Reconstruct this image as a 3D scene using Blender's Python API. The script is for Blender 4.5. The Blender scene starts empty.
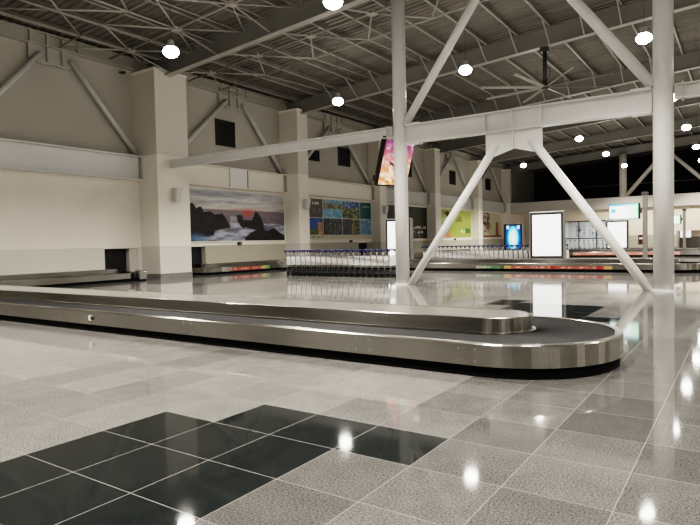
import bpy, bmesh, math, random
from mathutils import Vector, Matrix
random.seed(7)
SC = bpy.context.scene
COL = SC.collection
PI = math.pi
T = 0.6                                   # floor tile edge (m)

# ------------------------------------------------------------------ helpers
def srgb(r, g, b):
    f = lambda c: (c / 255) / 12.92 if c / 255 <= 0.04045 else ((c / 255 + 0.055) / 1.055) ** 2.4
    return (f(r), f(g), f(b))

def mat(name, color, rough=0.5, metal=0.0, noise=0.0, nscale=3.0, nstretch=(1, 1, 1), bump=0.0, bscale=200.0,
        rnoise=0.0, spec=0.5, emit=None, estr=0.0):
    m = bpy.data.materials.new(name); m.use_nodes = True
    nt = m.node_tree; b = nt.nodes['Principled BSDF']
    c = (*color, 1)
    b.inputs['Base Color'].default_value = c
    b.inputs['Roughness'].default_value = rough
    b.inputs['Metallic'].default_value = metal
    b.inputs['Specular IOR Level'].default_value = spec
    if emit:
        b.inputs['Emission Color'].default_value = (*emit, 1); b.inputs['Emission Strength'].default_value = estr
    if noise or bump or rnoise:
        tc = nt.nodes.new('ShaderNodeTexCoord'); mp = nt.nodes.new('ShaderNodeMapping')
        mp.inputs['Scale'].default_value = nstretch
        nt.links.new(tc.outputs['Object'], mp.inputs['Vector'])
    if noise or rnoise:
        n = nt.nodes.new('ShaderNodeTexNoise'); n.inputs['Scale'].default_value = nscale; n.inputs['Detail'].default_value = 4
        nt.links.new(mp.outputs['Vector'], n.inputs['Vector'])
    if noise:
        r = nt.nodes.new('ShaderNodeValToRGB')
        r.color_ramp.elements[0].position = 0.3; r.color_ramp.elements[1].position = 0.7
        r.color_ramp.elements[0].color = (*[x * (1 - noise) for x in color], 1)
        r.color_ramp.elements[1].color = (*[min(1, x * (1 + noise)) for x in color], 1)
        nt.links.new(n.outputs['Fac'], r.inputs['Fac']); nt.links.new(r.outputs['Color'], b.inputs['Base Color'])
    if rnoise:
        mr = nt.nodes.new('ShaderNodeMapRange')
        mr.inputs['To Min'].default_value = max(0.02, rough - rnoise); mr.inputs['To Max'].default_value = rough + rnoise
        nt.links.new(n.outputs['Fac'], mr.inputs['Value']); nt.links.new(mr.outputs['Result'], b.inputs['Roughness'])
    if bump:
        n2 = nt.nodes.new('ShaderNodeTexNoise'); n2.inputs['Scale'].default_value = bscale; n2.inputs['Detail'].default_value = 2
        nt.links.new(mp.outputs['Vector'], n2.inputs['Vector'])
        bp = nt.nodes.new('ShaderNodeBump'); bp.inputs['Strength'].default_value = bump; bp.inputs['Distance'].default_value = 0.01
        nt.links.new(n2.outputs['Fac'], bp.inputs['Height']); nt.links.new(bp.outputs['Normal'], b.inputs['Normal'])
    return m

def attr_mat(name, rough=0.45, emission=0.0):
    m = bpy.data.materials.new(name); m.use_nodes = True
    nt = m.node_tree; b = nt.nodes['Principled BSDF']; b.inputs['Roughness'].default_value = rough
    a = nt.nodes.new('ShaderNodeAttribute'); a.attribute_name = 'Col'
    nt.links.new(a.outputs['Color'], b.inputs['Base Color'])
    if emission:
        nt.links.new(a.outputs['Color'], b.inputs['Emission Color']); b.inputs['Emission Strength'].default_value = emission
        b.inputs['Base Color'].default_value = (0, 0, 0, 1)
    return m

class MB:
    def __init__(s): s.bm = bmesh.new()
    def poly(s, pts):
        vs = [s.bm.verts.new(p) for p in pts]; return s.bm.faces.new(vs)
    def box(s, x0, x1, y0, y1, z0, z1):
        v = [s.bm.verts.new((x, y, z)) for z in (z0, z1) for y in (y0, y1) for x in (x0, x1)]
        for f in ((0, 2, 3, 1), (4, 5, 7, 6), (0, 1, 5, 4), (2, 6, 7, 3), (1, 3, 7, 5), (0, 4, 6, 2)):
            s.bm.faces.new([v[i] for i in f])
        return s
    def hexa(s, v8):
        v = [s.bm.verts.new(p) for p in v8]
        for f in ((0, 2, 3, 1), (4, 5, 7, 6), (0, 1, 5, 4), (2, 6, 7, 3), (1, 3, 7, 5), (0, 4, 6, 2)):
            s.bm.faces.new([v[i] for i in f])
        return s
    def bar(s, p0, p1, w, h, up=(0, 0, 1)):
        """rectangular bar: w sideways, h along 'up', centred on the axis"""
        p0, p1 = Vector(p0), Vector(p1); d = (p1 - p0).normalized()
        side = d.cross(Vector(up)).normalized(); u = side.cross(d).normalized()
        vs = []
        for c in (-h / 2, h / 2):
            for b in (-w / 2, w / 2):
                for p in (p0, p1):
                    vs.append(p + side * b + u * c)
        return s.hexa(vs)
    def tube(s, p0, p1, r, n=12, r1=None, cap=True):
        p0, p1 = Vector(p0), Vector(p1); d = (p1 - p0).normalized()
        a = Vector((0, 0, 1)) if abs(d.z) < 0.9 else Vector((1, 0, 0))
        e1 = d.cross(a).normalized(); e2 = d.cross(e1)
        r1 = r if r1 is None else r1
        A = [s.bm.verts.new(p0 + (e1 * math.cos(t) + e2 * math.sin(t)) * r) for t in [2 * PI * k / n for k in range(n)]]
        B = [s.bm.verts.new(p1 + (e1 * math.cos(t) + e2 * math.sin(t)) * r1) for t in [2 * PI * k / n for k in range(n)]]
        for k in range(n):
            f = s.bm.faces.new((A[k], A[(k + 1) % n], B[(k + 1) % n], B[k])); f.smooth = True
        if cap: s.bm.faces.new(A[::-1]); s.bm.faces.new(B)
        return s
    def path(s, pts, r, n=8):
        for a, b in zip(pts, pts[1:]): s.tube(a, b, r, n)
        return s
    def lathe(s, prof, c=(0, 0, 0), n=24):
        rings = []
        for r, z in prof:
            rings.append([s.bm.verts.new((c[0] + r * math.cos(2 * PI * k / n), c[1] + r * math.sin(2 * PI * k / n), c[2] + z)) for k in range(n)])
        for a, b in zip(rings, rings[1:]):
            for k in range(n):
                f = s.bm.faces.new((a[k], a[(k + 1) % n], b[(k + 1) % n], b[k])); f.smooth = True
        s.bm.faces.new(rings[0][::-1]); s.bm.faces.new(rings[-1])
        return s
    def prism(s, poly, z0, z1):
        A = [s.bm.verts.new((x, y, z0)) for x, y in poly]; B = [s.bm.verts.new((x, y, z1)) for x, y in poly]
        n = len(poly)
        for k in range(n): s.bm.faces.new((A[k], A[(k + 1) % n], B[(k + 1) % n], B[k]))
        s.bm.faces.new(A[::-1]); s.bm.faces.new(B)
        return s
    def prism_y(s, poly, y0, y1):
        A = [s.bm.verts.new((x, y0, z)) for x, z in poly]; B = [s.bm.verts.new((x, y1, z)) for x, z in poly]
        n = len(poly)
        for k in range(n): s.bm.faces.new((A[k], B[k], B[(k + 1) % n], A[(k + 1) % n]))
        s.bm.faces.new(A); s.bm.faces.new(B[::-1])
        return s
    def prism_x(s, poly, x0, x1):
        A = [s.bm.verts.new((x0, y, z)) for y, z in poly]; B = [s.bm.verts.new((x1, y, z)) for y, z in poly]
        n = len(poly)
        for k in range(n): s.bm.faces.new((A[k], A[(k + 1) % n], B[(k + 1) % n], B[k]))
        s.bm.faces.new(A[::-1]); s.bm.faces.new(B)
        return s
    def build(s, name, m, parent=None, bevel=0.0, tri=False, smooth=False):
        bmesh.ops.recalc_face_normals(s.bm, faces=s.bm.faces)
        if tri: bmesh.ops.triangulate(s.bm, faces=[f for f in s.bm.faces if len(f.verts) > 4])
        me = bpy.data.meshes.new(name); s.bm.to_mesh(me); s.bm.free()
        if smooth:
            for p in me.polygons: p.use_smooth = True
        me.materials.append(m)
        o = bpy.data.objects.new(name, me); COL.objects.link(o)
        if parent: o.parent = parent
        if bevel:
            md = o.modifiers.new('edge', 'BEVEL'); md.width = bevel; md.segments = 2; md.limit_method = 'ANGLE'
        return o

def tag(o, label=None, cat=None, group=None, kind=None):
    if label: o['label'] = label
    if cat: o['category'] = cat
    if group: o['group'] = group
    if kind: o['kind'] = kind
    return o

def thing(name, label, cat, loc=(0, 0, 0), rz=0.0, group=None):
    o = bpy.data.objects.new(name, None); COL.objects.link(o)
    o.location = loc; o.rotation_euler = (0, 0, rz); o.empty_display_size = 0.2
    return tag(o, label, cat, group)

def dup(root, loc, label, group=None, rz=None):
    r = root.copy(); COL.objects.link(r); r.location = loc; r['label'] = label
    if rz is not None: r.rotation_euler = (0, 0, rz)
    if group: r['group'] = group
    for ch in list(root.children):
        c = ch.copy(); COL.objects.link(c); c.parent = r
        for g in list(ch.children):
            d = g.copy(); COL.objects.link(d); d.parent = c
    return r

def struct(o, label=None): return tag(o, label, None, None, 'structure')

ORD = ['first', 'second', 'third', 'fourth', 'fifth', 'sixth', 'seventh', 'eighth', 'ninth', 'tenth', 'eleventh', 'twelfth',
       'thirteenth', 'fourteenth', 'fifteenth', 'sixteenth', 'seventeenth', 'eighteenth', 'nineteenth', 'twentieth',
       'twenty-first', 'twenty-second', 'twenty-third', 'twenty-fourth', 'twenty-fifth', 'twenty-sixth', 'twenty-seventh',
       'twenty-eighth', 'twenty-ninth', 'thirtieth', 'thirty-first', 'thirty-second', 'thirty-third', 'thirty-fourth']

def picture(name, m, nu, nv, fn, P0, PU, PV, parent):
    """flat printed panel: a grid whose cells carry the print colours"""
    me = bpy.data.meshes.new(name)
    P0, PU, PV = Vector(P0), Vector(PU), Vector(PV)
    vs = [P0 + PU * (i / nu) + PV * (j / nv) for j in range(nv + 1) for i in range(nu + 1)]
    fs = [(j * (nu + 1) + i, j * (nu + 1) + i + 1, (j + 1) * (nu + 1) + i + 1, (j + 1) * (nu + 1) + i) for j in range(nv) for i in range(nu)]
    me.from_pydata([tuple(v) for v in vs], [], fs)
    ca = me.color_attributes.new('Col', 'FLOAT_COLOR', 'POINT')
    for j in range(nv + 1):
        for i in range(nu + 1):
            r, g, b = fn(i / nu, j / nv)
            ca.data[j * (nu + 1) + i].color = (*srgb(max(0, min(255, r)), max(0, min(255, g)), max(0, min(255, b))), 1)
    me.materials.append(m)
    o = bpy.data.objects.new(name, me); COL.objects.link(o); o.parent = parent
    return o

def hsh(i, j, s=0):
    v = math.sin(i * 127.1 + j * 311.7 + s * 74.7) * 43758.5453
    return v - math.floor(v)
def vnoise(x, y, s=0):
    i, j = math.floor(x), math.floor(y); fx, fy = x - i, y - j
    fx = fx * fx * (3 - 2 * fx); fy = fy * fy * (3 - 2 * fy)
    a = hsh(i, j, s) * (1 - fx) + hsh(i + 1, j, s) * fx; b = hsh(i, j + 1, s) * (1 - fx) + hsh(i + 1, j + 1, s) * fx
    return a * (1 - fy) + b * fy
def fbm(x, y, s=0): return (vnoise(x, y, s) + .5 * vnoise(2 * x, 2 * y, s + 1) + .25 * vnoise(4 * x, 4 * y, s + 2)) / 1.75
def mix(a, b, t):
    t = max(0, min(1, t)); return tuple(p * (1 - t) + q * t for p, q in zip(a, b))
def inpoly(u, v, P):
    c = False; j = len(P) - 1
    for i in range(len(P)):
        if (P[i][1] > v) != (P[j][1] > v) and u < (P[j][0] - P[i][0]) * (v - P[i][1]) / (P[j][1] - P[i][1]) + P[i][0]: c = not c
        j = i
    return c

# ------------------------------------------------------------------ materials
M = {}
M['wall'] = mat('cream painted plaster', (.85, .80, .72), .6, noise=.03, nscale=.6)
M['wallshade'] = mat('upper plaster with shade mixed in', (.43, .41, .365), .7, noise=.04, nscale=.5)  # wall cream darkened: the shade above the lamp cones is in this colour
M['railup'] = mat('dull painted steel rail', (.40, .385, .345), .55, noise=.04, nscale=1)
M['pilshade'] = mat('pilaster cream with shade mixed in', (.68, .64, .575), .65, noise=.03, nscale=.5)  # same cream as the wall, lowered to carry the shade higher up
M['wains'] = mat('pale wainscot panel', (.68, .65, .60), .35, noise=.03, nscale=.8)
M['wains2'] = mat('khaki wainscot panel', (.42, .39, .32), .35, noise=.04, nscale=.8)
M['base'] = mat('grey skirting tile', (.20, .195, .185), .3, noise=.1, nscale=4)
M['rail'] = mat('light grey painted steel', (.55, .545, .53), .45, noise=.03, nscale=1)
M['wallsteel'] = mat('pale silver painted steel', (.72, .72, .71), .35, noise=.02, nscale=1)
M['white'] = mat('white painted steel', (.78, .77, .755), .28, noise=.02, nscale=2)
M['roofbeam'] = mat('grey painted roof steel', (.22, .215, .20), .5, noise=.05, nscale=1)
M['flange'] = mat('pale roof steel', (.36, .345, .32), .5)
M['purlin'] = mat('pale galvanised purlin', (.37, .355, .325), .5)
M['deck'] = mat('ribbed roof deck', (.185, .172, .155), .6, noise=.18, nscale=.5, nstretch=(.4, 3, 1))
M['steel'] = mat('brushed stainless steel', (.355, .345, .32), .25, metal=1.0, noise=.05, nscale=6, nstretch=(.15, .15, 60), rnoise=.05)
M['steeltop'] = mat('satin stainless deck', (.25, .243, .22), .22, metal=.35, noise=.06, nscale=2)
for k_ in ('steel',):
    nt = M[k_].node_tree; b = nt.nodes['Principled BSDF']; tg = nt.nodes.new('ShaderNodeTangent'); tg.direction_type = 'RADIAL'; tg.axis = 'Z'
    nt.links.new(tg.outputs['Tangent'], b.inputs['Tangent']); b.inputs['Anisotropic'].default_value = .9; b.inputs['Anisotropic Rotation'].default_value = .25
M['belt'] = mat('black rubber plates', (.011, .011, .012), .6, spec=.12, noise=.25, nscale=3, bump=.05, bscale=60)
M['kick'] = mat('black kick plate', (.004, .004, .004), .8, spec=.1)
M['darkwall'] = mat('plaster darkened for reflections', (.16, .15, .14), .8)  # low albedo puts the dark of the hall behind the camera into the wall
M['black'] = mat('matt black', (.012, .012, .012), .5)
M['void'] = mat('dark unlit plaster', (.012, .012, .012), .9)
M['curtain'] = mat('black rubber strips', (.012, .013, .014), .5, noise=.3, nscale=8, nstretch=(1, 12, 1))
M['louvre'] = mat('dark louvre slats', (.03, .03, .028), .5)
M['darkframe'] = mat('dark grey cabinet', (.05, .05, .05), .4)
M['greyframe'] = mat('grey aluminium cabinet', (.22, .215, .20), .4, metal=.3)
M['handle'] = mat('blue plastic handle', srgb(26, 34, 82), .4)
M['chrome'] = mat('zinc plated tube', (.22, .22, .23), .4, metal=.9)
M['panel'] = mat('white advert panel', (.66, .65, .63), .4)
M['tyre'] = mat('black rubber tyre', (.02, .02, .02), .6)
M['print'] = attr_mat('printed poster', .4)
M['screen'] = attr_mat('lit screen picture', .3, 1.0)
M['ledscreen'] = attr_mat('led wall picture', .3, .75)
M['litwhite'] = mat('backlit white panel', (.9, .9, .9), .3, emit=(1, 1, 1), estr=1.15)
M['lens'] = mat('glowing lamp lens', (1, 1, 1), .3, emit=(1, .95, .86), estr=45)
M['lamp'] = mat('lamp housing', (.6, .6, .58), .4, metal=.4)
M['fan'] = mat('pale fan blade', (.40, .385, .36), .4)
M['rod'] = mat('dark fan rod', (.045, .045, .045), .5)
M['grey'] = mat('mid grey plastic', (.40, .39, .37), .5)
M['post'] = mat('grey painted post', (.17, .16, .14), .45)
M['cream'] = mat('warm cream fascia', (.80, .69, .57), .6)
M['slab'] = mat('grey band cladding', (.50, .475, .44), .5, noise=.03, nscale=.6)
M['red'] = mat('red enamel', srgb(60, 28, 26), .4)
M['reveal'] = mat('pale opening reveal', (.60, .57, .52), .5)
gm = bpy.data.materials.new('clear shop glass'); gm.use_nodes = True
gb = gm.node_tree.nodes['Principled BSDF']; gb.inputs['Transmission Weight'].default_value = 1; gb.inputs['Roughness'].default_value = .02
gb.inputs['Base Color'].default_value = (.95, .97, .97, 1); gb.inputs['IOR'].default_value = 1.1
M['glass'] = gm

# ------------------------------------------------------------------ floor
XL, XR, YF, YB = -18.2, 12.0, -10.2, 62.4
def tile_shade(i, j):
    """returns (tone, dark?)"""
    dark = ((0 <= i < 3 and -8 <= j < 2) or (1 <= i < 4 and j == 2) or
            (0 <= i < 3 and 15 <= j < 17) or (1 <= i < 4 and j == 14) or (-1 <= i < 3 and j == 17) or (-1 <= i < 0 and j == 18))
    if dark and j < 0 and ((j // 2) % 2): pass
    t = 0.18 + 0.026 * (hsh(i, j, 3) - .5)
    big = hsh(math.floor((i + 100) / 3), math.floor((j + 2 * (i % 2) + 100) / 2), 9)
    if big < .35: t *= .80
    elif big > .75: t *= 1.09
    if i >= 3: t *= .70  # greyer granite, with the left-to-right light gradient put into the tone too
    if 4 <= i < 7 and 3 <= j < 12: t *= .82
    return t, dark
fm = bpy.data.meshes.new('floor')
vs, fs, cols = [], [], []
i0, i1 = math.floor(XL / T) - 1, math.ceil(XR / T); j0, j1 = math.floor(YF / T), math.ceil(YB / T)
for j in range(j0, j1):
    for i in range(i0, i1):
        k = len(vs); vs += [(i * T, j * T, 0), ((i + 1) * T, j * T, 0), ((i + 1) * T, (j + 1) * T, 0), (i * T, (j + 1) * T, 0)]
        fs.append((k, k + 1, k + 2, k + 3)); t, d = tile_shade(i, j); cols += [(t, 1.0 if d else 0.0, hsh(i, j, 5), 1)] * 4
fm.from_pydata(vs, [], fs)
ca = fm.color_attributes.new('Tile', 'FLOAT_COLOR', 'CORNER')
for k, c in enumerate(cols): ca.data[k].color = c
m = bpy.data.materials.new('polished granite tiles'); m.use_nodes = True
nt = m.node_tree; b = nt.nodes['Principled BSDF']; N = nt.nodes.new; Lk = nt.links.new
at = N('ShaderNodeAttribute'); at.attribute_name = 'Tile'
sep = N('ShaderNodeSeparateColor'); Lk(at.outputs['Color'], sep.inputs['Color'])
tc = N('ShaderNodeTexCoord')
n1 = N('ShaderNodeTexNoise'); n1.inputs['Scale'].default_value = 78; n1.inputs['Detail'].default_value = 3; Lk(tc.outputs['Object'], n1.inputs['Vector'])
n2 = N('ShaderNodeTexNoise'); n2.inputs['Scale'].default_value = 5; n2.inputs['Detail'].default_value = 5; Lk(tc.outputs['Object'], n2.inputs['Vector'])
mr1 = N('ShaderNodeMapRange'); mr1.inputs['From Min'].default_value = .3; mr1.inputs['From Max'].default_value = .7
mr1.inputs['To Min'].default_value = .42; mr1.inputs['To Max'].default_value = 1.58; Lk(n1.outputs['Fac'], mr1.inputs['Value'])
mr2 = N('ShaderNodeMapRange'); mr2.inputs['From Min'].default_value = .3; mr2.inputs['From Max'].default_value = .7
mr2.inputs['To Min'].default_value = .90; mr2.inputs['To Max'].default_value = 1.10; Lk(n2.outputs['Fac'], mr2.inputs['Value'])
mu = N('ShaderNodeMath'); mu.operation = 'MULTIPLY'; Lk(mr1.outputs['Result'], mu.inputs[0]); Lk(mr2.outputs['Result'], mu.inputs[1])
mu2 = N('ShaderNodeMath'); mu2.operation = 'MULTIPLY'; Lk(mu.outputs['Value'], mu2.inputs[0]); Lk(sep.outputs['Red'], mu2.inputs[1])
tint = N('ShaderNodeMix'); tint.data_type = 'RGBA'; tint.blend_type = 'MULTIPLY'; tint.inputs['Factor'].default_value = 1
cmb = N('ShaderNodeCombineColor'); [Lk(mu2.outputs['Value'], cmb.inputs[k]) for k in range(3)]
Lk(cmb.outputs['Color'], tint.inputs['A']); tint.inputs['B'].default_value = (1, .975, .925, 1)
dk = N('ShaderNodeMix'); dk.data_type = 'RGBA'; Lk(sep.outputs['Green'], dk.inputs['Factor']); Lk(tint.outputs['Result'], dk.inputs['A'])
dr = N('ShaderNodeValToRGB'); dr.color_ramp.elements[0].color = (.009, .011, .0115, 1); dr.color_ramp.elements[1].color = (.020, .023, .0235, 1)
Lk(n2.outputs['Fac'], dr.inputs['Fac']); Lk(dr.outputs['Color'], dk.inputs['B'])
# grout lines from the tile pitch
sx = N('ShaderNodeSeparateXYZ'); Lk(tc.outputs['Object'], sx.inputs['Vector'])
gl = []
for ax in ('X', 'Y'):
    d = N('ShaderNodeMath'); d.operation = 'DIVIDE'; d.inputs[1].default_value = T; Lk(sx.outputs[ax], d.inputs[0])
    ad = N('ShaderNodeMath'); ad.operation = 'ADD'; ad.inputs[1].default_value = .5; Lk(d.outputs[0], ad.inputs[0])
    fr = N('ShaderNodeMath'); fr.operation = 'FRACT'; Lk(ad.outputs[0], fr.inputs[0])
    su = N('ShaderNodeMath'); su.operation = 'SUBTRACT'; su.inputs[1].default_value = .5; Lk(fr.outputs[0], su.inputs[0])
    ab = N('ShaderNodeMath'); ab.operation = 'ABSOLUTE'; Lk(su.outputs[0], ab.inputs[0])
    lt = N('ShaderNodeMath'); lt.operation = 'LESS_THAN'; lt.inputs[1].default_value = .0048; Lk(ab.outputs[0], lt.inputs[0]); gl.append(lt)
mxg = N('ShaderNodeMath'); mxg.operation = 'MAXIMUM'; Lk(gl[0].outputs[0], mxg.inputs[0]); Lk(gl[1].outputs[0], mxg.inputs[1])
gr = N('ShaderNodeMix'); gr.data_type = 'RGBA'; Lk(mxg.outputs[0], gr.inputs['Factor']); Lk(dk.outputs['Result'], gr.inputs['A'])
gr.inputs['B'].default_value = (.25, .245, .235, 1)
Lk(gr.outputs['Result'], b.inputs['Base Color'])
n3 = N('ShaderNodeTexNoise'); n3.inputs['Scale'].default_value = 1.3; n3.inputs['Detail'].default_value = 4; Lk(tc.outputs['Object'], n3.inputs['Vector'])
mr3 = N('ShaderNodeMapRange'); mr3.inputs['To Min'].default_value = .015; mr3.inputs['To Max'].default_value = .10; Lk(n3.outputs['Fac'], mr3.inputs['Value'])
Lk(mr3.outputs['Result'], b.inputs['Roughness'])
b.inputs['IOR'].default_value = 1.52
fm.materials.append(m)
fo = bpy.data.objects.new('floor', fm); COL.objects.link(fo); struct(fo, 'polished grey granite tile floor with staggered black tile patches')

# ------------------------------------------------------------------ room shell
PILS = [(-5.0, -3.3, -17.0), (5.3, 7.0, -17.0), (14.22, 15.95, -16.9), (24.05, 24.98, -17.05), (33.7, 34.65, -17.45), (42.6, 43.6, -17.4), (52.2, 53.2, -17.4), (61.6, 62.4, -17.6)]
XU = -18.42                                              # upper wall stands back behind the wall beam
HOLES = [(-2.6, -1.0), (12.40, 14.02), (16.35, 17.95), (31.9, 33.42)]
HZ = 1.38
wl = MB()
ys = [YF] + [v for h in HOLES for v in h] + [YB + 12]
for a, c in zip(ys[0::2], ys[1::2]): wl.box(XL - .3, XL, a, c, 0, 4.40)
for a, c in HOLES: wl.box(XL - .3, XL, a, c, HZ, 4.40)
wall_left = struct(wl.build('wall_left', M['wall']), 'cream left wall with pilasters and steel bracing')
MB().box(XU - .3, XU, YF, YB + 12, 4.40, 10.4).build('upper_wall', M['wallshade'], wall_left)
for k, (ya, yb_, xf) in enumerate(PILS):                 # pilasters, wainscot, rails: parts of the wall
    MB().box(XL - .1, xf, ya, yb_, 1.44, 5.44).build('pilaster', M['wall'], wall_left)
    MB().box(XU, xf, ya, yb_, 5.44, 9.05).build('pilaster_head', M['pilshade'], wall_left)
    MB().box(XL, xf, ya, yb_, 0, 1.44).build('pilaster_base', M['wains'], wall_left)
    MB().box(XU, xf + .03, ya - .03, yb_ + .03, 9.05, 9.17).build('pilaster_cap', M['wall'], wall_left)
seg = [(YF, PILS[0][0])] + [(p[1], q[0]) for p, q in zip(PILS, PILS[1:])]
for k, (a, c) in enumerate(seg):
    cuts = [a] + [v for h in HOLES for v in h if a <= v <= c] + [c]
    w = MB()
    for p, q in zip(cuts[0::2], cuts[1::2]):
        if q - p > .01: w.box(XL, XL + .02, p, q, .235, 1.43)
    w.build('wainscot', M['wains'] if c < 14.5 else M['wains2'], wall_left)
    mid = 20.25 if 15 < a < 16 else (a + c) / 2
    bm_ = MB()                                           # broad wall beam, an I section with its web to the hall
    bm_.box(XL - .2, XL + .08, a, c, 4.43, 5.40); bm_.box(XL - .2, XL + .30, a, c, 5.40, 5.45); bm_.box(XL - .1, XL + .30, a, c, 4.38, 4.43)
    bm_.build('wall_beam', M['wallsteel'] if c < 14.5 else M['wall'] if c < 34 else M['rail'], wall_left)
    MB().box(XL, XL + .285, c - .05, c - .001, 4.43, 5.40).build('pilaster_side_sheet', M['grey'], wall_left)  # grey sheet for the pilaster side that looks dark between the flanges
    if 15 < a < 16.5:
        MB().box(XL + .08, XL + .2, mid - .62, mid + .62, 4.43, 5.40).build('beam_splice_plate', M['white'], wall_left)
        MB().box(XL + .08, XL + .21, mid + .62, mid + .68, 4.43, 5.40).build('splice_edge', M['darkframe'], wall_left)
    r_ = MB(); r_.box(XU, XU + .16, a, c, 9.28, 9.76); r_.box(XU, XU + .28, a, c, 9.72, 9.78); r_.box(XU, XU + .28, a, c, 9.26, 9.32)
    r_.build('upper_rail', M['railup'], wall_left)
    if c - a > 5:
        gs = MB()
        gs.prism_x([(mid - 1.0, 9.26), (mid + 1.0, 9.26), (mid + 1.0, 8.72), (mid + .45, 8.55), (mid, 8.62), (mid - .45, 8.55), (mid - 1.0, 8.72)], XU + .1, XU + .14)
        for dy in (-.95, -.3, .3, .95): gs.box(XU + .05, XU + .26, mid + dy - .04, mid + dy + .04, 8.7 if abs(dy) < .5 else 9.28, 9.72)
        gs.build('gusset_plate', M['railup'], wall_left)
        MB().tube((XU + .24, mid - .6, 8.95), (XU + .24, a + .12, 5.55), .11, 12).build('wall_brace', M['rail'], wall_left)
        MB().tube((XU + .24, mid + .6, 8.95), (XU + .24, c - .12, 5.55), .11, 12).build('wall_brace', M['rail'], wall_left)
bb = MB()
cuts = sorted([YF, YB] + [v for h in HOLES for v in h])
for p, q in zip(cuts[0::2], cuts[1::2]): bb.box(XL, XL + .03, p, q, 0, .235)
for ya, yb_, xf in PILS: bb.box(XL, xf + .02, ya - .02, yb_ + .02, 0, .235)
struct(bb.build('baseboard_left', M['base']), 'dark grey tile skirting along the left wall')
# recess rooms behind the belt openings
for k, (a, c) in enumerate(HOLES):
    t = MB(); t.box(-19.9, -18.5, a - .05, a, 0, HZ + .05); t.box(-19.9, -18.5, c, c + .05, 0, HZ + .05)
    t.box(-19.9, -18.5, a - .05, c + .05, HZ, HZ + .05); t.box(-19.95, -19.9, a - .05, c + .05, 0, HZ + .05)
    struct(t.build('trim_%d' % (k + 1), M['reveal']), 'pale lining of a belt opening in the left wall')
# strip curtains hang in the openings
CL = ['black strip curtain in the belt opening left of the near white pilaster',
      'black strip curtain in the belt opening just right of the near white pilaster',
      'black strip curtain in the small far belt opening behind the trolley row']
for k, (a, c) in enumerate(HOLES[1:]):
    cm = MB(); n = 11; e = c - (.0 if k else .38)
    cm.box(-18.52, -18.46, a + .01, e, HZ - .07, HZ - .01)
    for q in range(n):
        y0 = a + .01 + (e - a - .02) * q / n; y1 = a + .01 + (e - a - .02) * (q + 1) / n
        cm.box(-18.5 + .012 * (q % 2), -18.49 + .012 * (q % 2), y0, y1 + .01, .40, HZ - .07)
    tag(cm.build('strip_curtain', M['curtain']), CL[k], 'curtain')
MB_ = MB().box(-18.5, -18.25, 13.64, 14.0, .0, HZ - .002)
struct(MB_.build('trim_5', M['reveal']), 'pale jamb panel at the right of the near belt opening')
wr = struct(MB().box(XR, XR + .3, YF, YB + 12, 0, 12.5).build('wall_right', M['wall']), 'cream right wall with dark panels added for steel reflections')
for k in range(14): MB().box(XR - .04, XR, YF + .8 + 4.8 * k, YF + 4.2 + 4.8 * k, .3, 4.2).build('reflection_band', M['black'], wr)  # unseen dark panels, added to give vertical bands in the steel reflections
struct(MB().box(XL - .3, XR + .3, YF - .3, YF, 0, 12.5).build('wall_front', M['darkwall']), 'wall behind the viewer, darkened for the steel reflections')
for k in range(6): MB().box(XL + 1.5 + 5 * k, XL + 2.7 + 5 * k, YF, YF + .25, 0, 6).build('pier', M['wall'], bpy.data.objects['wall_front'])  # unseen pale uprights, added for lighter bands in the steel reflections
# --- back of the hall: pale fascia band, cream wall, openings, dark void above
wb = MB(); x_op = (-12.1, -7.0)
wb.box(XL, x_op[0], YB, YB + .3, 0, 4.3); wb.box(x_op[1], XR, YB, YB + .3, 1.85, 4.3); wb.box(x_op[0], x_op[1], YB, YB + .3, 3.15, 4.3)
wb.box(x_op[1], -1.3, YB, YB + .3, 0, 1.85)
wb.box(-1.3, XR, YB + 2.6, YB + 2.9, 0, 1.85); wb.box(-1.35, -1.3, YB + .3, YB + 2.6, 0, 1.85); wb.box(-1.3, XR, YB + .3, YB + 2.9, 1.85, 1.9)
wall_back = struct(wb.build('wall_back', M['cream']), 'warm cream back wall under a grey band')
MB().box(XL, XR, YB - .35, YB + .3, 4.25, 5.4).build('fascia_band', M['slab'], wall_back)
MB().box(x_op[1], -1.3, YB - .03, YB, .1, 1.5).build('wainscot', M['wains2'], wall_back)
MB().box(-1.3, XR, YB + 2.55, YB + 2.6, .1, 1.25).build('low_counter_front', M['base'], wall_back)
struct(MB().box(XL, x_op[0], YB - .03, YB, 0, .235).box(x_op[1], -1.3, YB - .03, YB, 0, .235).build('baseboard_back', M['base']), 'grey skirting at the back wall')
for x0, x1 in ((-16.0, -15.1), (x_op[0] - .75, x_op[0] - .1)):
    MB().box(x0, x1, YB - .3, YB, 0, 4.3).build('pier', M['slab'], wall_back)
struct(MB().box(XL - .3, XR + .3, 74, 74.3, 0, 12.6).box(XL, XR, YB + .3, 74, 4.6, 4.7).build('wall_far', M['void']), 'dark unlit wall in the void above the back band')
MB().tube((-14, 73.9, 7.6), (8, 73.9, 7.6), .05, 6).build('light_line_tube', M['rail'], bpy.data.objects['wall_far'])  # grey tube standing in for a distant line of lights
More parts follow.
